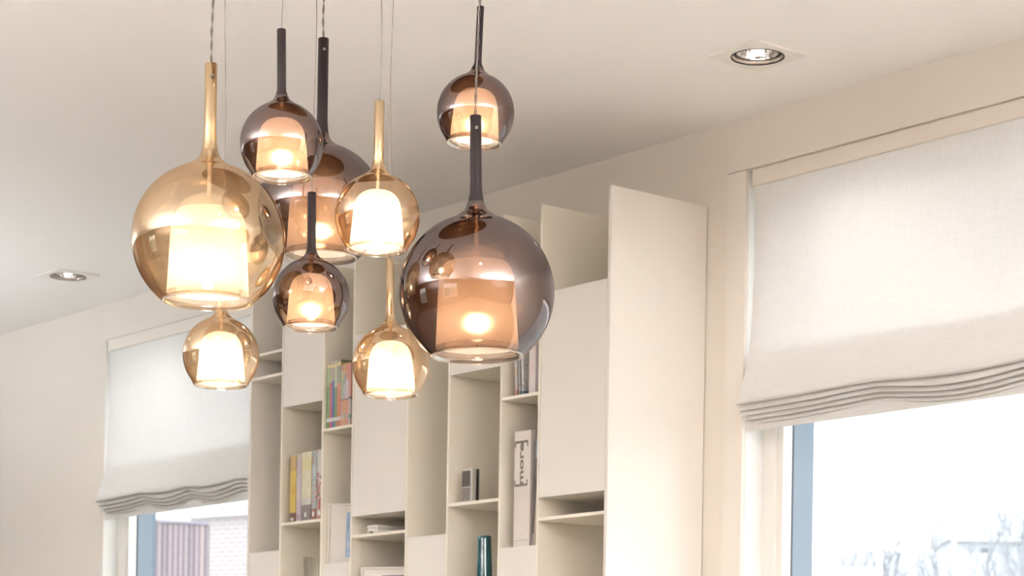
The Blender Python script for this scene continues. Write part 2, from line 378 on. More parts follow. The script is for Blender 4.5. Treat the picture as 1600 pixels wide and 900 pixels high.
def band_label(root, w, dep, z0, z1, mat, frac=.8, name='spine_label'):
    return boxo(name, mat, root, -w*frac/2, w*frac/2, -dep/2-.0016, -dep/2-.0008, z0, z1)
gold = (.75, .55, .22); wht = (.85, .83, .78)
G1 = 'tall books under the top of the third column'
X = -5.1245; zs_ = 2.1082
rows = [
 (.0135, .182, spine_mat('spine_leaf_green', (.16, .33, .09), ((.115, .182, (.34, .42, .18)), (.018, .028, wht), (.168, .176, gold)), .22), 'tall leaf green book, leftmost of the upper row of books', ),
 (.0125, .181, spine_mat('spine_raspberry', (.52, .10, .12), ((.125, .181, (.42, .36, .22)), (.018, .028, wht), (.166, .175, gold)), .22), 'tall raspberry red book between a green one and a blue one'),
 (.0105, .182, spine_mat('spine_navy', (.07, .12, .32), ((.13, .182, (.40, .36, .25)), (.018, .028, wht), (.165, .174, gold)), .22), 'tall narrow navy blue book in the upper row of books'),
 (.0125, .183, spine_mat('spine_moss', (.13, .24, .07), ((.11, .183, (.50, .50, .30)), (.018, .028, wht), (.166, .175, gold)), .22), 'tall moss green book right of the narrow navy one'),
 (.0175, .184, spine_mat('spine_burnt_orange', (.55, .17, .04), ((.12, .184, (.26, .25, .13)), (.018, .028, wht), (.168, .178, gold)), .22), 'thick burnt orange book with dark olive upper part'),
 (.0115, .168, spine_mat('spine_rose', (.74, .36, .30), ((.075, .125, (.45, .52, .34)), (.125, .15, (.72, .66, .38)), (.07, .074, (.3, .25, .2))), .4, (((.8, .75, .6), .62),), 150), 'shorter rose pink comic with a green band on its spine'),
 (.0115, .170, spine_mat('spine_amber', (.76, .46, .20), ((.075, .115, (.66, .62, .66)), (.115, .14, (.42, .52, .42)), (.07, .074, (.3, .25, .2)), (.02, .035, (.5, .55, .4))), .4, (((.85, .55, .3), .6),), 150), 'shorter amber comic with a lilac band on its spine'),
 (.0120, .171, spine_mat('spine_coral', (.76, .33, .24), ((.075, .125, (.74, .68, .74)), (.07, .074, (.3, .25, .2))), .4, (((.8, .6, .5), .62),), 150), 'shorter coral comic with a pale lilac band on its spine'),
 (.0120, .171, spine_mat('spine_salmon', (.72, .62, .55), ((.078, .171, (.78, .40, .32)), (.072, .077, (.15, .14, .12)), (.018, .03, (.35, .42, .35))), .4, (((.5, .45, .4), .66),), 200), 'rightmost comic of the upper row, salmon above and pale below'),
]
for wd, h, mt, lb in rows:
    r_ = book(X, wd, zs_, h, mt, lb, G1, .13); X += wd+.0003
G2 = 'paperbacks on the second shelf of the second column'
M_oval = paint('white_print', (.85, .83, .80), .5, .2)
M_inkdark = paint('dark_print', (.10, .085, .08), .6, .2)
zz = 1.8622
rows2 = [
 (-5.301, .031, .186, spine_mat('spine_yellow', (.80, .60, .12), ((.0, .026, (.22, .10, .08)), (.145, .186, (.62, .42, .16)), (.08, .10, (.75, .50, .10))), .35, (((.72, .48, .1), .62),), 120), 'yellow paperback with dark foot, leftmost of the lower row of books', 1),
 (-5.268, .0235, .189, spine_mat('spine_lilac', (.66, .55, .60), ((.17, .189, (.72, .60, .48)), (.06, .13, (.72, .62, .64))), .4), 'pale lilac paperback beside the yellow one', 0),
 (-5.243, .050, .191, spine_mat('spine_cream', (.84, .76, .52), ((.0, .044, (.28, .24, .22)), (.044, .062, (.76, .73, .66)), (.14, .175, (.86, .76, .42))), .4, (((.88, .82, .62), .5),), 60), 'thick cream paperback with grey foot and small oval mark', 2),
 (-5.1915, .0245, .191, spine_mat('spine_seagrey', (.46, .54, .53), ((.0, .03, (.35, .15, .12)), (.12, .15, (.60, .66, .64))), .4, (((.66, .35, .32), .56), ((.70, .72, .62), .58)), 70), 'sea grey paperback speckled with pink and small oval mark', 2),
 (-5.1655, .0325, .192, spine_mat('spine_floral', (.80, .76, .70), ((.13, .192, (.84, .80, .74)),), .4, (((.62, .16, .16), .50), ((.16, .2, .13), .56), ((.80, .50, .50), .60)), 55), 'white paperback with red flowers on its spine, rightmost of the lower row', 2),
]
for x0, wd, h, mt, lb, mark in rows2:
    r_ = book(x0, wd, zz, h, mt, lb, G2, .12)
    if mark == 2:
        bm = bmesh.new(); n = 16
        c = [(0.0045*math.cos(2*PI*k/n), .0075*math.sin(2*PI*k/n)+.016) for k in range(n)]
        A = [bm.verts.new((a, -.0620, b)) for a, b in c]; B = [bm.verts.new((a, -.0610, b)) for a, b in c]
        bm.faces.new(A); bm.faces.new(B[::-1])
        for k in range(n): bm.faces.new((A[k], B[k], B[(k+1) % n], A[(k+1) % n]))
        finish('spine_mark', bm, M_oval, r_)
    if mark == 1: band_label(r_, wd, .12, .004, .012, paint('pale_print', (.7, .66, .6), .5), .5)
    if mark == 0: band_label(r_, wd, .12, .006, .02, paint('lilac_print', (.25, .2, .25), .5), .3)
# thin printed titles on the two widest lower spines
M_silver = paint('brushed_silver', (.62, .60, .56), .35, .5, .03, 60, metal=.6)
def tumbler():
    mt = coated_glass('ribbed_glass', (.96, .96, .94), (1, 1, .98), .12, .8)
    root = empty('glass_tumbler', (-5.205, -.283, 1.6002)); tag(root, 'grey translucent glass tumbler in the second column below the paperbacks', 'glass')
    bm = bmesh.new(); pr = [(0, 0), (.021, 0), (.024, .004), (.0255, .08), (.0285, .158), (.0290, .160), (.0270, .160), (.0240, .08), (.022, .012), (0, .010)]
    lathe(bm, pr, 32); finish('body', bm, mt, root, True)
    bm = bmesh.new()
    for k in range(16):
        a = 2*PI*k/16; tube(bm, [(.0245*math.cos(a), .0245*math.sin(a), .006), (.0290*math.cos(a), .0290*math.sin(a), .154)], .0014, 5)
    finish('ribs', bm, mt, root, True)
tumbler()
M_frame = paint('white_picture_frame', (.84, .80, .74), .4, .35, .01, 20)
M_mat = paint('white_mount', (.80, .76, .71), .7, .15, .01, 20)
def picture(name, x, y, z, rz, W, Hh, px0, px1, pz0, pz1, pm, label, lean=-.05):
    root = empty(name, (x, y, z), (lean, 0, rz)); tag(root, label, 'picture frame')
    bm = bmesh.new(); ft = .0035
    box(bm, 0, ft, -.004, .012, 0, Hh); box(bm, W-ft, W, -.004, .012, 0, Hh); box(bm, ft, W-ft, -.004, .012, 0, ft); box(bm, ft, W-ft, -.004, .012, Hh-ft, Hh)
    finish('frame', bm, M_frame, root)
    boxo('mount', M_mat, root, ft, W-ft, .0035, .006, ft, Hh-ft); boxo('print', pm, root, px0, px1, .0022, .0034, pz0, pz1)
    boxo('backing', M_frame, root, ft, W-ft, .0065, .010, ft, Hh-ft)
def print_mat(name, cols, sc):
    mt, n, p, o = nodes(name); tc = n.nodes.new('ShaderNodeTexCoord'); nz = n.nodes.new('ShaderNodeTexNoise'); nz.inputs['Scale'].default_value = sc; nz.inputs['Detail'].default_value = 3
    mp = n.nodes.new('ShaderNodeMapping'); mp.inputs['Scale'].default_value = (.4, 1, 1.6); n.links.new(tc.outputs['Object'], mp.inputs[0]); n.links.new(mp.outputs[0], nz.inputs['Vector'])
    cr = n.nodes.new('ShaderNodeValToRGB'); n.links.new(nz.outputs['Fac'], cr.inputs[0]); n.links.new(cr.outputs[0], p.inputs['Base Color'])
    e = cr.color_ramp.elements; e[0].position = .3; e[0].color = (*cols[0], 1); e[1].position = .72; e[1].color = (*cols[-1], 1)
    for i, c in enumerate(cols[1:-1]):
        k = e.new(.3+.42*(i+1)/(len(cols)-1)); k.color = (*c, 1)
    p.inputs['Roughness'].default_value = .3; return mt
picture('picture_frame', -5.113, -.299, 1.7345, math.radians(40), .152, .168, .050, .106, .020, .144, print_mat('blue_photo', [(.06, .17, .27), (.10, .22, .38), (.16, .25, .42), (.42, .42, .44)], 26), 'white frame with wide mount and blue seascape print in the third column')
picture('picture_frame', -4.950, -.300, 1.5556, math.radians(25), .205, .162, .060, .148, .03, .140, print_mat('violet_photo', [(.05, .04, .09), (.10, .06, .16), (.20, .14, .22), (.5, .4, .4)], 30), 'white frame with dark violet print in the fourth column under the white case', -.02)
# small white case lying on the shelf
root = empty('storage_case', (-4.905, -.215, 1.8062)); tag(root, 'small white rounded case lying on the fourth column shelf below the large door', 'case')
boxo('body', paint('white_plastic', (.84, .81, .76), .4, .4), root, -.023, .023, -.085, .085, 0, .014, bevel=.004)
boxo('lid', paint('white_plastic_lid', (.86, .83, .78), .35, .4), root, -.0235, .0235, -.0855, .0855, .0145, .023, bevel=.003)
boxo('latch', paint('dark_latch', (.2, .17, .15), .5), root, -.008, .006, -.0875, -.084, .002, .006)
# digital device with dark screen, C6 shelf
root = empty('digital_clock', (-4.492, -.290, 1.8602)); tag(root, 'small upright silver and black device with dark screen on sixth column shelf', 'clock')
boxo('body', M_silver, root, -.0215, .0215, -.009, .004, 0, .085, bevel=.0015)
boxo('back_cover', paint('black_plastic', (.035, .03, .028), .4, .4), root, -.0213, .0213, .0045, .014, 0, .0845, bevel=.001)
boxo('screen', paint('dark_screen', (.10, .085, .075), .12, .6), root, -.019, .013, -.0105, -.0088, .040, .080)
boxo('keypad', paint('grey_keypad', (.20, .17, .15), .25, .5), root, -.019, .013, -.0103, -.0088, .004, .037)
bm = bmesh.new(); lathe(bm, [(0, 0), (.0022, 0), (.0022, .0015), (0, .0015)], 12); b = finish('button', bm, M_silver, root, loc=(-.004, -.0104, .008), rot=(PI/2, 0, 0))
# teal vase
root = empty('vase', (-4.449, -.270, 1.6035), (0, -.03, 0)); tag(root, 'slim teal glazed vase with slanted rim in the sixth column', 'vase')
M_teal = paint('teal_glaze', (.018, .095, .115), .15, .6, .15, 30, coat=.5)
bm = bmesh.new(); pr = crom([(.0195, .0), (.0205, .03), (.0200, .08), (.0185, .13), (.0178, .168)], 4)
lathe(bm, [(0, 0)] + pr + [(.0165, .1685), (.0155, .166), (.016, .03), (0, .02)], 32)
for v in bm.verts:
    if v.co.z > .15: v.co.z += v.co.x*.12
finish('body', bm, M_teal, root, True)
# C7 upper: carton, leaning booklets, dark book behind
root = empty('carton', (-4.2305, -.262, 2.1084)); tag(root, 'white software carton with barcode standing on the seventh column shelf', 'box')
Mc = paint('white_carton', (.74, .70, .69), .5, .3, .03, 40); Msp = paint('carton_spine', (.72, .64, .62), .5, .3, .02, 40)
boxo('body', Mc, root, -.0125, .0125, -.043, .043, 0, .119, bevel=.0006)
boxo('spine_panel', Msp, root, -.0121, .0121, -.0437, -.0431, .001, .118)
bm = bmesh.new(); rnd = random.Random(3)
yb = -.030
for k in range(16):
    wv = rnd.choice((.0009, .0014, .002)); box(bm, .0126, .0131, yb, yb+wv, .012, .023); yb += wv+rnd.choice((.0008, .0013))
finish('barcode', bm, M_inkdark, root)['kind'] = 'stuff'
boxo('rule', M_inkdark, root, .0126, .0131, -.034, .010, .026, .0275)
bm = bmesh.new(); rnd = random.Random(5)
for z in (.048, .053, .058, .064, .092, .097, .102, .107, .045):
    yb = -.022 + rnd.random()*.004
    while yb < .02:
        wv = .002+rnd.random()*.004; box(bm, .0126, .0129, yb, yb+wv, z, z+.0012); yb += wv+.0012
finish('small_print', bm, paint('grey_print', (.42, .38, .36), .6), root)['kind'] = 'stuff'
book(-4.2435, .022, 2.1082, .142, spine_mat('spine_dark_brown', (.05, .035, .03)), 'dark brown book behind the white carton, just above it', 'books in the seventh column', .10, -.205)
book(-4.3020, .0095, 2.1084, .110, spine_mat('booklet_grey', (.62, .60, .57), ((0, .014, (.65, .22, .18)), (.014, .03, (.70, .58, .52)), (.05, .07, (.72, .55, .42))), .3, (((.75, .72, .68), .55),), 90), 'leaning thin grey booklet with a red foot, left of the carton', 'books in the seventh column', .12, -.300, tilt=-.06)
book(-4.2880, .008, 2.1084, .112, spine_mat('booklet_darkgrey', (.38, .38, .37), ((0, .010, (.12, .18, .2)),), .3, (((.2, .25, .24), .58),), 120), 'leaning thin dark grey booklet, middle one beside the carton', 'books in the seventh column', .12, -.300, tilt=-.06)
book(-4.2755, .008, 2.1084, .112, spine_mat('booklet_white', (.78, .77, .74), ((0, .010, (.10, .16, .2)),), .3, (((.3, .3, .3), .66),), 200), 'leaning thin white booklet touching the carton', 'books in the seventh column', .12, -.300, tilt=-.06)
# C7 lower: binder with lettering
root = empty('ring_binder', (-4.2685, -.1925, 1.7345)); tag(root, 'tall white binder lettered [more] in the seventh column', 'binder')
Mb = paint('binder_white', (.72, .655, .60), .45, .35, .015, 20)
Ms = paint('binder_side', (.62, .56, .545), .5, .3, .02, 20)
bm = bmesh.new(); box(bm, -.031, .031, -.1085, -.1055, 0, .285); box(bm, -.031, -.0285, -.1055, .1, 0, .285)
finish('spine', bm, Mb, root)
boxo('cover', Ms, root, .0285, .031, -.1055, .1, 0, .285)
boxo('papers', M_pages, root, -.027, .027, -.098, .09, .004, .27)
boxo('pocket_line', paint('binder_line', (.45, .38, .32), .6), root, -.029, .027, -.1092, -.1084, .0145, .016)
for z in (.100, .040): boxo('crease', paint('binder_crease', (.80, .74, .68), .4), root, -.014, .014, -.1091, -.1084, z, z+.0022)
M_ink = paint('grey_brown_ink', (.17, .145, .115), .6, .2)
def letters(body, parent, size, cx, cz, y, bold=.0):
    cu = bpy.data.curves.new('lettering', 'FONT'); cu.body = body; cu.size = size; cu.align_x = 'CENTER'; cu.align_y = 'CENTER'; cu.extrude = .0003; cu.offset = bold
    to = bpy.data.objects.new('lettering', cu); COL.objects.link(to)
    bpy.context.view_layer.update()
    me = bpy.data.meshes.new_from_object(to.evaluated_get(bpy.context.evaluated_depsgraph_get())); bpy.data.objects.remove(to)
    me.materials.append(M_ink); o = bpy.data.objects.new('lettering', me); COL.objects.link(o); o.parent = parent
    # text runs upwards: text x -> +z, text y -> -x, facing the room (-y)
    o.matrix_local = Matrix(((0, -.55, 0, cx), (0, 0, -1, y), (1.04, 0, 0, cz), (0, 0, 0, 1)))
    return o
letters('more', root, .046, -.004, .2045, -.1088, .0011)
for z, d in ((.1515, 1), (.2580, -1)):
    bm = bmesh.new()
    box(bm, -.029, .021, -.1091, -.1085, z-.0028, z+.0028)
    for xe in (-.029, .0175): box(bm, xe, xe+.0035, -.1091, -.1085, *(sorted((z, z+d*.0125))))
    finish('bracket', bm, M_ink, root)

book(-4.2320, .006, 1.7345, .262, spine_mat('magazine_plum', (.16, .115, .11), ((.215, .262, (.38, .52, .58)), (.0, .03, (.45, .38, .34))), .4), 'thin plum magazine with pale blue top leaning beside the white binder', 'books in the seventh column', .2, -.298, tilt=.050, name='magazine', cat='magazine')
book(-4.2220, .004, 1.7345, .262, spine_mat('magazine_cream', (.74, .66, .52)), 'thin cream brochure leaning against the right divider by the white binder', 'books in the seventh column', .2, -.300, tilt=.060, name='brochure', cat='brochure')

# ------------------------------------------------------------------ downlights
M_plate = paint('downlight_plate', (.86, .82, .76), .5, .3, .01, 20)
M_black = paint('downlight_black', (.02, .018, .016), .5, .3)
M_baffle = paint('downlight_baffle', (.62, .52, .44), .3, .5, .02, 40, metal=.5)
M_chrome = paint('reflector_chrome', (.85, .84, .84), .12, .5, .0, 40, metal=1)
M_cap = emitter('lamp_cap_glow', (1, .93, .85), 2.2)
DLAB = ['recessed ceiling spotlight with square plate at the upper right', 'recessed ceiling spotlight with square plate at the far left',
        'recessed ceiling spotlight right of the large window, added outside the picture', 'recessed ceiling spotlight behind the lamp cluster, added outside the picture', 'recessed ceiling spotlight above the camera, added outside the picture',
        'recessed ceiling spotlight added unseen in the rear left part of the room', 'recessed ceiling spotlight added unseen in the rear middle part of the room', 'recessed ceiling spotlight added unseen in the rear right part of the room']
def downlight(i, x, y):
    root = empty('downlight', (x, y, H)); tag(root, DLAB[i], 'ceiling light', 'recessed ceiling spotlights')
    bm = bmesh.new(); seg = 64; R = .0585; Hs = .078
    circ = []; sq = []
    for k in range(seg):
        a = 2*PI*(k+.5)/seg; c, s = math.cos(a), math.sin(a); q = Hs/max(abs(c), abs(s)); circ.append((R*c, R*s)); sq.append((q*c, q*s))
    for L, k0 in ((circ, 0),): pass
    lo = [bm.verts.new((a, b, -.004)) for a, b in circ]; lq = [bm.verts.new((a, b, -.004)) for a, b in sq]; hq = [bm.verts.new((a, b, -.0002)) for a, b in sq]; hi = [bm.verts.new((a, b, -.0002)) for a, b in circ]
    for k in range(seg):
        j = (k+1) % seg
        bm.faces.new((lo[k], lo[j], lq[j], lq[k])[::-1]); bm.faces.new((lq[k], lq[j], hq[j], hq[k])[::-1]); bm.faces.new((lo[j], lo[k], hi[k], hi[j])[::-1]); bm.faces.new((hq[k], hq[j], hi[j], hi[k])[::-1])
    finish('plate', bm, M_plate, root)
    bm = bmesh.new(); lathe(bm, [(.0583, -.0048), (.0556, -.0048), (.0556, .0), (.0583, .0)], 64, close=True); finish('outer_ring', bm, M_black, root, True)
    bm = bmesh.new(); lathe(bm, [(.0555, -.003), (.0525, .005), (.0512, .005), (.0542, -.003)], 64, close=True); finish('baffle', bm, M_baffle, root, True)
    bm = bmesh.new(); lathe(bm, [(.0555, .001), (.0530, .0055), (.0500, .006), (.0478, .008), (.0478, .03), (.058, .03), (.058, .001)], 64, close=True); finish('housing', bm, M_black, root)
    bm = bmesh.new(); pr = [(.0472, .004), (.0470, .006), (.042, .022), (.030, .040), (.018, .050), (.0, .054)]
    lathe(bm, pr, 28); finish('reflector', bm, M_chrome, root)
    bm = bmesh.new(); lathe(bm, [(0, .000), (.010, .001), (.0140, .005), (.0140, .020), (.010, .025), (0, .026)], 24); finish('lamp_cap', bm, M_cap, root, True)
    bm = bmesh.new(); lathe(bm, [(0, .10), (.058, .10), (.058, .03)], 24); finish('can', bm, M_black, root)
    l = bpy.data.lights.new('spot_beam', 'SPOT'); l.energy = SPOT_W if y < -1 else 2.0; l.color = (1, .955, .91); l.spot_size = math.radians(135); l.spot_blend = .7; l.shadow_soft_size = .03
    lo_ = bpy.data.objects.new('spot_beam', l); COL.objects.link(lo_); lo_.parent = root; lo_.location = (0, 0, -.012)
for i, (x, y) in enumerate(DL): downlight(i, x, y)

# uplighter floor lamps added out of view to brighten ceiling and walls
def uplighter(x, y, label, W=UP_W, col=(.99, .99, 1)):
    root = empty('fill_floor_lamp', (x, y, 0)); tag(root, label, 'lamp', 'added uplighter fill lamps')
    bm = bmesh.new(); lathe(bm, [(0, 0), (.14, 0), (.14, .012), (.02, .02), (0, .02)], 32); finish('base', bm, M_black, root, True)
    bm = bmesh.new(); tube(bm, [(0, 0, .02), (0, 0, 1.52)], .012, 12); finish('pole', bm, M_black, root, True)
    bm = bmesh.new(); lathe(bm, [(.012, 1.52), (.08, 1.54), (.15, 1.59), (.20, 1.66), (.197, 1.66), (.148, 1.595), (.08, 1.546), (.0, 1.53)], 40); finish('lamp_shade', bm, M_black, root, True)
    l = bpy.data.lights.new('fill_uplight', 'AREA'); l.shape = 'DISK'; l.size = .26; l.energy = W; l.color = col
    o = bpy.data.objects.new('fill_uplight', l); COL.objects.link(o); o.parent = root; o.location = (0, 0, 1.60); o.rotation_euler = (PI, 0, 0)
uplighter(-7.5, -2.3, 'added black uplighter floor lamp at the left end of the room, fill light outside the picture', 37, (.86, .94, 1))  # added with a cool tint, standing in for daylight on the left ceiling
uplighter(-3.4, -5.2, 'added black uplighter floor lamp in the rear middle of the room, fill light outside the picture')
uplighter(1.0, -2.2, 'added black uplighter floor lamp at the right side of the room, fill light outside the picture', 390)

# ------------------------------------------------------------------ pendant lamps
M_smoke = coated_glass('smoke_coated_glass', (.48, .305, .20), (.40, .36, .36), .28, .95, 3.0)
M_gold = coated_glass('gold_coated_glass', (.88, .755, .59), (.84, .70, .52), .24, .9, 3.0)
M_clear = coated_glass('clear_rim_glass', (.96, .94, .90), (1, .98, .95), .15, .95, 2.0)
M_sstem = paint('smoke_stem', (.024, .017, .019), .45, .22, .02, 40)
def gold_stem():
    mt, n, p, o = nodes('gold_stem'); n.nodes.remove(p)
    t = n.nodes.new('ShaderNodeBsdfTransparent'); t.inputs[0].default_value = (.76, .62, .43, 1)
    g = n.nodes.new('ShaderNodeBsdfGlossy'); g.inputs[0].default_value = (.70, .56, .37, 1); g.inputs['Roughness'].default_value = .12
    a = n.nodes.new('ShaderNodeMixShader'); a.inputs[0].default_value = .6; n.links.new(t.outputs[0], a.inputs[1]); n.links.new(g.outputs[0], a.inputs[2]); n.links.new(a.outputs[0], o.inputs[0]); return mt
M_gstem = gold_stem()
M_frost = frosted('frosted_glass', (.93, .90, .85), .62, .45, .05)[0]
# the see-through share of the frosted glass is strongly blurred
fn = M_frost.node_tree; tpn = [k for k in fn.nodes if k.type == 'BSDF_TRANSPARENT'][0]
rf = fn.nodes.new('ShaderNodeBsdfRefraction'); rf.inputs['Color'].default_value = (.95, .93, .88, 1); rf.inputs['Roughness'].default_value = .65; rf.inputs['IOR'].default_value = 1.3
lk = tpn.outputs[0].links[0]; dst = lk.to_socket; fn.links.remove(lk); fn.links.new(rf.outputs[0], dst)
M_frostc = frosted('half_clear_glass', (.93, .90, .85), .5, .80, .06)[0]
M_tubeg = coated_glass('clear_tube', (.90, .86, .80), (1, 1, 1), .2, .9)
M_cer = paint('ceramic_holder', (.75, .70, .62), .5)
M_bulbs = {'gold': emitter('bulb_glow', (1, .88, .73), LAMP_E*.9), 'smoke': emitter('bulb_glow_warm', (1, .82, .62), LAMP_E*.6)}
M_wire = paint('steel_wire', (.20, .175, .15), .4, .5, .02, 50)
M_cable = coated_glass('clear_cable', (.55, .51, .46), (.6, .57, .54), .2, .9)
def pendant(big, kind, P, T, D, label, stem_w, twisted):
    """P: centre of the globe, T: top of the stem; built upright and then leaned a little, as each one hangs"""
    P = Vector(P); T = Vector(T); R = D/2; L = (T-P).length
    ax = (T-P).normalized(); q = Vector((0, 0, 1)).rotation_difference(ax)
    root = empty('pendant_lamp', P); root.rotation_mode = 'QUATERNION'; root.rotation_quaternion = q
    tag(root, label, 'lamp', 'pendant lamp cluster')
    G = M_smoke if kind == 'smoke' else M_gold
    s = stem_w/2/R
    if big:
        sph = [(math.sin(a), math.cos(a)) for a in [PI - .62 - k*(PI-.62-.30)/40 for k in range(41)]]
        # sphere from just above the rim up to the shoulder
        sph = [(r, z) for r, z in sph if z > -.78]
        pr = [(.600, -.808)] + sph
        neck = crom([sph[-1], (.215, 1.010), (.150, 1.065), (.112, 1.15), (s*1.10, 1.28), (s, 1.42)], 6)[1:]
        rim = [(.600, -.808), (.596, -.822), (.575, -.822), (.545, -.790), (.535, -.765), (.545, -.760), (.575, -.790), (.590, -.800)]
        lip = [(.538, -.762), (.534, -.695)]; dif = [(.534, -.695), (.530, -.62), (.515, -.35), (.50, -.05), (.485, .16), (.455, .29), (.40, .375)]
        cap = [(.40, .375), (.36, .45), (.28, .53), (.17, .585), (.05, .61)]
        bz, br, bl = -.42, .075, .16
        hz = (-.02, .28); tz = (.60, 1.04)
    else:
        sph = [(math.sin(a), math.cos(a)) for a in [PI - .80 - k*(PI-.80-.36)/40 for k in range(41)]]
        sph = [(r*1.0, z if z > 0 else z*1.04) for r, z in sph if z > -.66]
        pr = [(.715, -.80), (.735, -.74)] + sph
        neck = crom([sph[-1], (.27, 1.00), (.20, 1.06), (.155, 1.15), (s*1.08, 1.26), (s, 1.38)], 6)[1:]
        rim = [(.715, -.80), (.705, -.818), (.68, -.818), (.640, -.775), (.625, -.74), (.645, -.735), (.68, -.775), (.70, -.795)]
        lip = [(.630, -.735), (.628, -.665)]; dif = [(.628, -.665), (.625, -.60), (.605, -.35), (.585, -.10), (.56, .14), (.52, .32), (.44, .46), (.32, .55), (.17, .59), (.05, .60)]
        cap = None
        bz, br, bl = -.38, .12, .26
        hz = (-.02, .34); tz = (.58, 1.04)
    sc = lambda L_: [(a*R, b*R) for a, b in L_]
    ns = 96 if big else 72
    cut = 1.17 if big else 1.16
    low = [q_ for q_ in neck if q_[1] <= cut]; upn = [low[-1]] + [q_ for q_ in neck if q_[1] > cut]; neck = low
    bm = bmesh.new(); lathe(bm, sc(pr+neck), ns); finish('globe', bm, G, root, True)
    bm = bmesh.new(); lathe(bm, sc(rim), ns, close=True); finish('rim', bm, M_clear, root, True)
    bm = bmesh.new(); lathe(bm, sc(upn) + [(s*R, L-.001), (s*R-.001, L), (.0015, L)], 32)
    st = finish('stem', bm, M_sstem if kind == 'smoke' else M_gstem, root, True)
    bm = bmesh.new(); lathe(bm, sc(crom(dif, 4)), 64); df = finish('diffuser', bm, M_frost, root, True)
    bm = bmesh.new(); lathe(bm, sc(lip), 64); finish('clear_lip', bm, M_frostc, df, True)
    if cap:
        bm = bmesh.new(); lathe(bm, sc(crom(cap, 4)), 64); finish('diffuser_cap', bm, M_frostc, df, True)
    bm = bmesh.new(); lathe(bm, sc([(.055, hz[0]), (.085, hz[0]+.02), (.085, hz[1]-.04), (.05, hz[1]), (.0, hz[1])]), 20); finish('lamp_holder', bm, M_cer, root, True)
    bm = bmesh.new(); lathe(bm, sc([(.030 if big else .045, hz[1]), (.030 if big else .045, 1.25)]), 16); finish('support_tube', bm, M_tubeg, root, True)
    bm = bmesh.new(); k = bl/2
    lathe(bm, sc([(0, bz-k), (br*.6, bz-k*.85), (br, bz-k*.4), (br, bz+k*.4), (br*.6, bz+k*.85), (0, bz+k)]), 16); finish('bulb', bm, M_bulbs[kind], root, True)
    bm = bmesh.new(); tube(bm, [(0, 0, (bz+k)*R), (0, 0, hz[0]*R)], .0016, 6); finish('bulb_pin', bm, M_wire, root)
    if twisted:
        bm = bmesh.new(); lathe(bm, [(0, 0), (.0026, 0), (.0026, .002), (.0014, .003), (0, .003)], 14)
        toward = (q.inverted() @ (CAM-T).normalized()); ang = math.atan2(toward.y, toward.x) + .15
        o = finish('set_screw', bm, M_wire, root); o.location = (math.cos(ang)*s*R, math.sin(ang)*s*R, L-.022); o.rotation_euler = (0, PI/2, ang)
    # cord from the stem up to the canopy: built along world vertical
    cr_ = empty('tmp'); bpy.data.objects.remove(cr_)
    inv = q.inverted(); n = 160 if twisted else 24
    topz = H-.022
    def wav(t): return .0035*math.sin(t*5.2+P.x*40)*math.sin(PI*t)
    bm = bmesh.new()
    strands = (0, PI) if twisted else (None,)
    for a0 in strands:
        pts = []
        for k in range(n+1):
            t = k/n; z = T.z-.004+(topz-T.z+.004)*t; off = wav(t)
            v = Vector((T.x+off*rr.x, T.y+off*rr.y, z))
            if a0 is not None:
                a = a0 + (z-T.z)*2*PI/.045; v += Vector((math.cos(a), math.sin(a), 0))*.0013
            pts.append(inv @ (v-P))
        tube(bm, pts, .0011 if twisted else .00085, 6)
    finish('cord', bm, M_wire if not twisted else M_cable, root, True)
    if twisted:
        bm = bmesh.new(); pts = []
        for k in range(41):
            t = k/40; z = T.z-.004+(topz-T.z+.004)*t; off = wav(t)
            pts.append(inv @ (Vector((T.x+off*rr.x, T.y+off*rr.y, z))-P))
        tube(bm, pts, .0007, 5); finish('cord_core', bm, M_wire, root, True)
    return root
pendant(True, 'gold', (-3.162, -1.874, 2.065), (-3.1615, -1.8745, 2.353), .25, 'large gold glass globe pendant with long gold stem, leftmost of the cluster', .0199, True)
pendant(True, 'smoke', (-2.837, -1.570, 1.973), (-2.841, -1.575, 2.258), .25, 'large smoked glass globe pendant, rightmost of the cluster', .0188, True)
pendant(True, 'smoke', (-3.3435, -1.5324, 2.2065), (-3.3434, -1.5323, 2.5089), .225, 'medium smoked glass globe pendant partly hidden behind the left small lamps', .0192, True)
pendant(False, 'smoke', (-2.952, -1.871, 2.181), (-2.954, -1.874, 2.360), .13, 'small smoked pendant high up, overlapping the large gold globe', .0140, False)
pendant(False, 'gold', (-2.792, -1.800, 2.052), (-2.792, -1.799, 2.228), .13, 'small gold pendant in the middle of the cluster, above the others of its kind', .0150, False)
pendant(False, 'smoke', (-2.967, -1.477, 2.308), (-2.963, -1.473, 2.486), .13, 'small smoked pendant hanging highest, behind the large smoked lamp stem', .0120, False)
pendant(False, 'smoke', (-3.164, -1.670, 2.000), (-3.165, -1.671, 2.177), .13, 'small smoked pendant hanging low in front of the bookcase', .0150, False)
pendant(False, 'gold', (-3.287, -1.770, 1.905), (-3.287, -1.771, 2.081), .13, 'small gold pendant directly below the large gold globe', .0131, False)
pendant(False, 'gold', (-3.078, -1.564, 1.888), (-3.081, -1.567, 2.067), .13, 'small gold pendant hanging low beside the large smoked globe', .0131, False)
# ceiling canopy the cords hang from
bm = bmesh.new(); lathe(bm, [(0, H-.022), (.30, H-.022), (.305, H-.018), (.305, H-.0005), (0, H-.0005)], 64)
o = finish('lamp_canopy', bm, paint('bronze_mirror', (.30, .20, .14), .08, .5, 0, 10, metal=1)); o.location = (-3.04, -1.68, 0)
tag(o, 'round bronze mirror ceiling plate above the lamp cluster, seen only in reflections', 'ceiling plate')

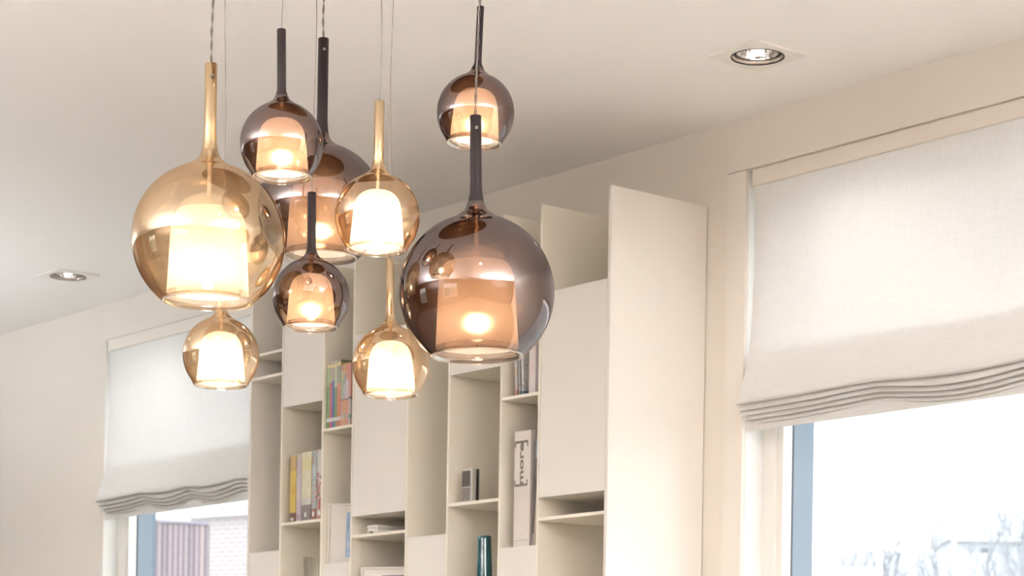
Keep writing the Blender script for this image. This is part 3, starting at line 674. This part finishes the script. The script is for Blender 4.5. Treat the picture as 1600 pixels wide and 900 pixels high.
# ------------------------------------------------------------------ outdoors
struct(boxo('ground_outside', paint('pale_paving', (.56, .55, .53), .9, .1, .2, .3), None, -260, 60, .3, 260, -.5, -.3))
struct(boxo('ground_behind', paint('pale_lawn', (.26, .28, .22), .9, .1, .2, .3), None, -40, 40, -60, -6.6, -.5, -.3))
def tree(x, y, top, seed, label, r0_=.14, spread=.5, density=4):
    rnd = random.Random(seed); root = empty('bare_tree', (x, y, -.3)); tag(root, label, 'tree', 'bare trees beyond the right window')
    Mt = paint('hazed_bark', (.40, .41, .44), .9, .1, .15, 6)  # paler and bluer than the wood: outdoor haze painted in
    bt = bmesh.new(); bb = bmesh.new(); Hh = top+.3
    n = 7; pts = [Vector((rnd.uniform(-.12, .12)*k/n*2, rnd.uniform(-.12, .12)*k/n*2, Hh*.8*k/n)) for k in range(n+1)]
    tube(bt, pts, [r0_*(1-.8*k/n) for k in range(n+1)], 7)
    def branch(p, d, ln, r, lev):
        q = [p]; dd = d.copy(); m_ = 3
        for k in range(m_):
            dd = (dd + Vector((rnd.uniform(-.25, .25), rnd.uniform(-.25, .25), rnd.uniform(-.05, .25)))).normalized(); q.append(q[-1]+dd*ln/m_)
        tube(bb, q, [r*(1-.22*k) for k in range(m_+1)], 3, cap=False)
        if lev > 0:
            for k in range(density):
                s_ = q[rnd.randint(1, m_)]; nd = (dd + Vector((rnd.uniform(-1, 1), rnd.uniform(-1, 1), rnd.uniform(-.3, .7)))*.9).normalized()
                branch(s_, nd, ln*rnd.uniform(.45, .7), r*.5, lev-1)
    for k in range(13):
        t = .35+.65*k/13; p = pts[min(n, int(t*n))]; a = rnd.uniform(0, 2*PI)
        branch(p, Vector((math.cos(a)*spread, math.sin(a)*spread, .75)).normalized(), Hh*.24*(1.2-t*.55), r0_*.24, 3)
    finish('trunk', bt, Mt, root, True); finish('branches', bb, Mt, root)
tree(-81.8, 85.8, 14.6, 1, 'bushy bare tree just right of the blue window frame', .30)
tree(-72.3, 78.5, 13.4, 2, 'dark upright bare tree beside the thicker white post', .34, .22)
tree(-65.7, 73.9, 11.9, 3, 'forked bare tree in front of the low white house', .26, .45)
tree(-83.5, 99.6, 17.6, 4, 'tall thin bare tree with a small crown', .28, .2, 3)
tree(-53.1, 64.0, 12.6, 5, 'large bare tree at the right edge of the picture', .30, .5)
tree(-93.0, 95.8, 15.2, 6, 'low bare tree next to the blue window frame, farthest left', .26, .6)
tree(-76.3, 89.4, 13.6, 7, 'wide bare tree in front of the grey house', .28, .6)
M_pw = paint('pale_render', (.62, .61, .60), .8, .1, .05, 1); M_roof = paint('pale_roof', (.48, .50, .53), .8, .1, .1, 1)
# low white building with shallow roof
dirx = Vector((.640, .768, 0)); ang = math.atan2(dirx.y, dirx.x)
def house(x, y, rz, W, Dp, He, Hr, label, wall, roof, name='house'):
    root = empty(name, (x, y, -.3), (0, 0, rz)); tag(root, label, 'building')
    boxo('walls', wall, root, 0, W, 0, Dp, 0, He+.3)
    bm = bmesh.new(); a = [bm.verts.new(c) for c in ((-.3, -.3, He+.3), (W+.3, -.3, He+.3), (W+.3, Dp+.3, He+.3), (-.3, Dp+.3, He+.3), (-.3, Dp/2, Hr+.3), (W+.3, Dp/2, Hr+.3))]
    for q_ in ((0, 1, 5, 4), (3, 4, 5, 2), (0, 4, 3), (1, 2, 5), (0, 3, 2, 1)): bm.faces.new([a[i] for i in q_])
    finish('roof', bm, roof, root)
    boxo('fascia', M_pw, root, -.32, W+.32, -.36, -.30, He+.1, He+.32)
    for k in range(3):
        wx = W*(k+.5)/3
        wf = boxo('window', M_alu, root, wx-.5, wx+.5, -.04, 0, He-1.6, He-.4); boxo('pane', M_gasket, wf, wx-.42, wx+.42, -.045, -.04, He-1.52, He-.48)
    return root
house(-106.0, 112.5, ang-.02, 10.5, 9, 12.9, 15.4, 'low white house with shallow roof behind the bare trees', M_pw, M_roof)
house(-120.0, 140.0, ang, 16, 10, 18.6, 21.4, 'larger grey house behind the trees on the right', paint('grey_render', (.48, .50, .53), .8, .1, .05, 1), M_roof)
# flat-roofed building and posts
root = empty('flat_roofed_building', (-69.5, 62.5, -.3), (0, 0, ang-.12)); tag(root, 'pale flat roofed building at the lower left corner of the right window', 'building')
Mf = paint('pale_fence', (.60, .60, .56), .8, .1, .1, 3)
boxo('walls', Mf, root, 0, 7.6, 0, 2.5, 0, 8.9); boxo('roof_edge', M_pw, root, -.15, 7.75, -.15, 2.65, 8.9, 9.25)
for k in range(3): boxo('window', M_alu, root, 1.2+k*2.2, 2.4+k*2.2, -.04, 0, 6.2, 7.8)
def lamppost(x, y, z, r, label):
    root = empty('post', (x, y, -.3)); tag(root, label, 'post', 'white posts outside')
    Mp = paint('white_post', (.85, .86, .86), .5)
    bm = bmesh.new(); tube(bm, [(0, 0, 0), (0, 0, z*.5), (0, 0, z+.3)], [r*1.2, r, r*.85], 12); finish('pole', bm, Mp, root, True)
    bm = bmesh.new(); lathe(bm, [(0, z+.3), (r*1.3, z+.3), (r*1.2, z+.4), (0, z+.46)], 12); finish('cap', bm, Mp, root, True)
lamppost(-40.4, 41.6, 8.3, .075, 'thicker white post outside, between two bare trees')
lamppost(-43.1, 47.9, 7.9, .04, 'thinner white post outside, right of the low house')
# left window view: slatted wooden screen and brick house
ps = Vector((-26.284, 11.437, 0)); pe = Vector((-26.147, 12.081, 0)); SH = 4.438; dv = pe-ps; a2 = math.atan2(dv.y, dv.x); Wd = dv.length
root = empty('wooden_screen', (ps.x, ps.y, -.3), (0, 0, a2)); tag(root, 'reddish brown vertical slatted wooden screen outside the left window', 'screen')
Mw = [paint('cedar_slat_%d' % k, c, .7, .2, .12, 20) for k, c in enumerate([(.36, .305, .325), (.43, .355, .36), (.30, .26, .29)])]
ns_ = 22; x = -.35
rnd = random.Random(8)
while x < Wd-.02:
    boxo('slat', Mw[rnd.randint(0, 2)], root, x, x+.062, 0, .025, .05, SH); x += .075
boxo('top_rail', paint('cedar_rail', (.32, .30, .36), .7), root, -.38, Wd, -.03, .05, SH, SH+.04)
boxo('backing', Mw[2], root, -.38, Wd, .062, .09, .05, SH)
for z in (.5, 1.6, 2.7): boxo('cross_rail', Mw[2], root, -.38, Wd, .026, .06, z, z+.06)
def brick():
    mt, n, p, o = nodes('pale_pink_brick'); tc = n.nodes.new('ShaderNodeTexCoord'); mp = n.nodes.new('ShaderNodeMapping'); mp.inputs['Rotation'].default_value = (PI/2, 0, 0)
    b = n.nodes.new('ShaderNodeTexBrick'); b.inputs['Scale'].default_value = 1; b.inputs['Brick Width'].default_value = .24; b.inputs['Row Height'].default_value = .09; b.inputs['Mortar Size'].default_value = .012
    b.inputs['Color1'].default_value = (.44, .39, .395, 1); b.inputs['Color2'].default_value = (.41, .37, .385, 1); b.inputs['Mortar'].default_value = (.50, .48, .48, 1)
    n.links.new(tc.outputs['Object'], mp.inputs[0]); n.links.new(mp.outputs[0], b.inputs['Vector']); n.links.new(b.outputs[0], p.inputs['Base Color']); p.inputs['Roughness'].default_value = .9; return mt
root = empty('brick_house', (-39.062, 19.496, -.3), (0, 0, 0.3201)); tag(root, 'pale pink brick house behind the slatted wooden screen', 'building')
boxo('walls', brick(), root, 0, 6, 0, 4, 0, 5.962)
boxo('gutter', M_pw, root, -.15, 6.1, -.15, .0, 5.962, 6.102)
bm = bmesh.new(); a = [bm.verts.new(c) for c in ((-.2, -.1, 6.102), (6.2, -.1, 6.102), (6.2, 4.1, 6.102), (-.2, 4.1, 6.102), (-.2, 2, 6.102+.2), (6.2, 2, 6.102+.2))]
for q_ in ((0, 1, 5, 4), (3, 4, 5, 2), (0, 4, 3), (1, 2, 5), (0, 3, 2, 1)): bm.faces.new([a[i] for i in q_])
finish('roof', bm, M_roof, root)
